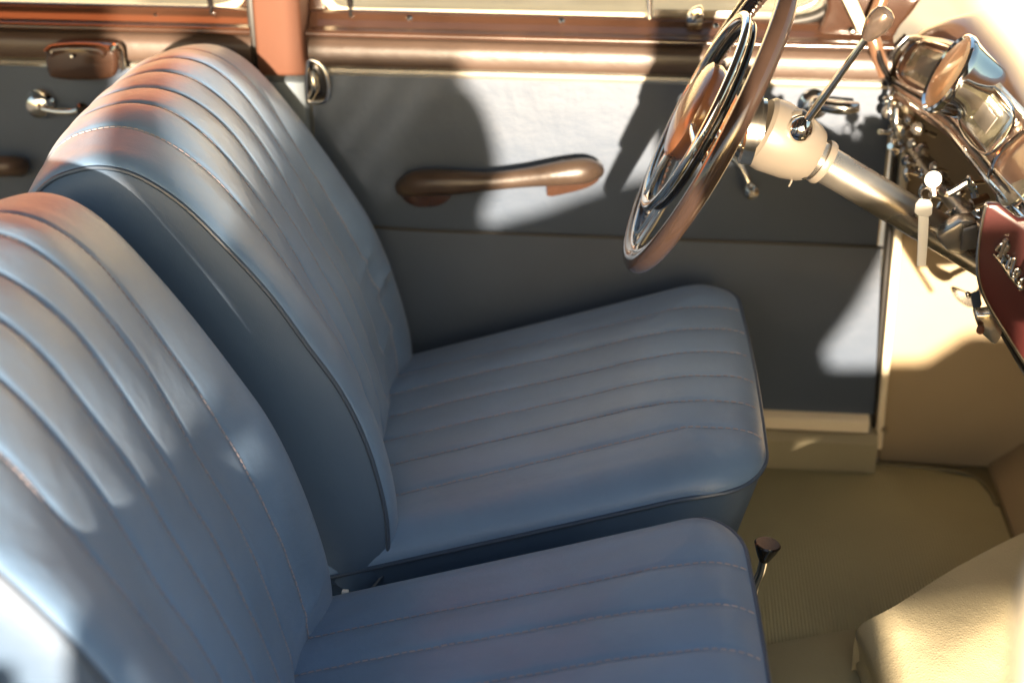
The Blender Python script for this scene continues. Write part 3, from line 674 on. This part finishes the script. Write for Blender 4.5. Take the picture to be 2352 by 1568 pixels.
# ------------------------------------------------------------------ near side door pillar, very close to the camera
nf = thing('near_door_frame', (.3, -1.2, .5), 'out of focus cream door frame curving along the right edge', 'door frame')
pth = [at(a, b, y=-1.44) for a, b in cr([(2215, -400), (2350, -120), (2490, 80), (2610, 400), (2650, 800), (2575, 1180), (2480, 1420), (2455, 1800), (2470, 2200)], 8)]
tube('frame', pth, .021, M['cream'], nf, 20)

# ------------------------------------------------------------------ car body outside the frame, then added pieces that shape the light
bs = thing('bonnet', (1.2, -.5, .6), 'bronze painted bonnet beyond the windscreen', 'bonnet')
rows = [[V((.66+.14*i, -1.25+.13*j, .655-.012*i-.05*((j-5)/5)**2)) for j in range(11)] for i in range(9)]
surf('panel', rows, M['bronze'], bs)
rf = thing('car_roof', (0, -.5, 1.2), 'car roof with grey lining above the seats', 'roof')
rows = [[V((-1.6+.2*i, -1.0+.104*j, 1.06-.06*((j-5)/5)**2)) for j in range(11)] for i in range(11)]
surf('skin', rows, M['lining'], rf)
pb = thing('shade_board', (.3, -2.4, 0), 'added unseen plywood sheet, outline shaped to shade the door and seats', 'board')  # added out of view; outline cut to block sun where shade falls
bpts = [(-0.236, -0.3), (0.465, -0.3), (0.465, 0.372), (0.628, 0.372), (0.628, 0.497), (0.498, 0.49), (0.488, 0.516), (0.528, 0.586), (0.568, 0.686), (0.553, 0.835), (0.458, 0.825), (0.188, 0.746), (0.098, 0.706), (-0.026, 0.665), (-0.1, 0.62), (-0.116, 0.48), (-0.128, 0.52), (-0.167, 0.595), (-0.2, 0.65), (-0.228, 0.7), (-0.236, 0.665), (-0.238, 0.62)]
prism('board', [(a, -2.4, b) for a, b in bpts], (0, .02, 0), M['board'], pb)
pb2 = thing('low_shade_board', (1.1, -2.4, 0), 'added unseen low plywood board that shades the footwell', 'board')  # added out of view to keep sun off the lower footwell
prism('board', [(a, -2.45, b) for a, b in [(.465, -.3), (1.6, -.3), (1.6, .60), (.688, .55), (.631, .50), (.631, .31), (.465, .31)]], (0, .02, 0), M['board'], pb2)
tr = thing('shade_screen', (-.2, -2.4, 0), 'added unseen shading trellis with a hanging plant outside the rear door', 'screen')  # added out of view; close slats dim the sun on the driver door
for i in range(22):
    z = .66+.012*i
    box('slat', (-.215, -2.41, z), (-.005, -2.40, z+.0100), M['board'], tr)
box('shade_panel', (-1.4, -2.41, -.3), (-.47, -2.40, 1.03), M['board'], tr)  # added to keep the sun off the rear door
for x in (-1.4, -.8, -.49, -.215): box('post', (x, -2.43, -.3), (x+.02, -2.411, 1.06), M['board'], tr)
prism('shade_blob', [(a, -2.37, b) for a, b in cr([(-.100, .735), (-.085, .79), (-.050, .845), (-.015, .872), (.012, .850), (.030, .800), (.034, .745), (.012, .700), (-.03, .695), (-.07, .702)], 5, True)], (0, .02, 0), M['board'], tr)  # added flat shape that casts the rounded shadow on the driver door
box('low_shade_panel', (-.47, -2.41, .46), (-.268, -2.40, .665), M['board'], tr)  # added to block sun on the side of the near seat
for a, b, c, d in ((-.205, .70, -.07, .90), (-.215, .76, -.12, .91), (-.17, .68, -.03, .885)):
    tube('streak_stick', [(a, -2.39, b), (c, -2.39, d)], .007, M['board'], tr, 8)  # added sticks that cast diagonal streaks of shade
tube('shade_pole', [(-.07, -2.43, -.3), (-.085, -2.43, .45), (-.105, -2.43, .56), (-.152, -2.43, .66), (-.215, -2.43, .76), (-.285, -2.43, .85), (-.36, -2.43, .95)], [.044, .044, .042, .034, .027, .026, .026], M['board'], tr)  # added pole, bent so its shadow covers the far seat's side panel
prism('shade_filler', [(-.16, -2.40, .60), (.02, -2.40, .60), (.02, -2.40, .725), (-.16, -2.40, .715)], (0, .01, 0), M['board'], tr)  # added filler that shades the door below the arm rest
wl = thing('garden_wall', (0, 7, 0), 'pale sunlit rendered wall seen blurred through the door windows', 'wall')
box('render', (-9, 7, -.32), (9, 7.3, 3), M['render'], wl)
box('coping', (-9, 6.95, 3.002), (9, 7.35, 3.1), M['render'], wl)
bl = thing('orange_reflector', (-.9, .03, .8), 'added unseen terracotta blind above the rear door window', 'reflector')  # added out of view; sunlit cloth gives the seat tops an orange sheen
sweep_x('cloth', [(.030, .70), (.034, .70), (.034, 1.02), (.030, 1.02)], -1.4, -.535, M['reflector'], bl)
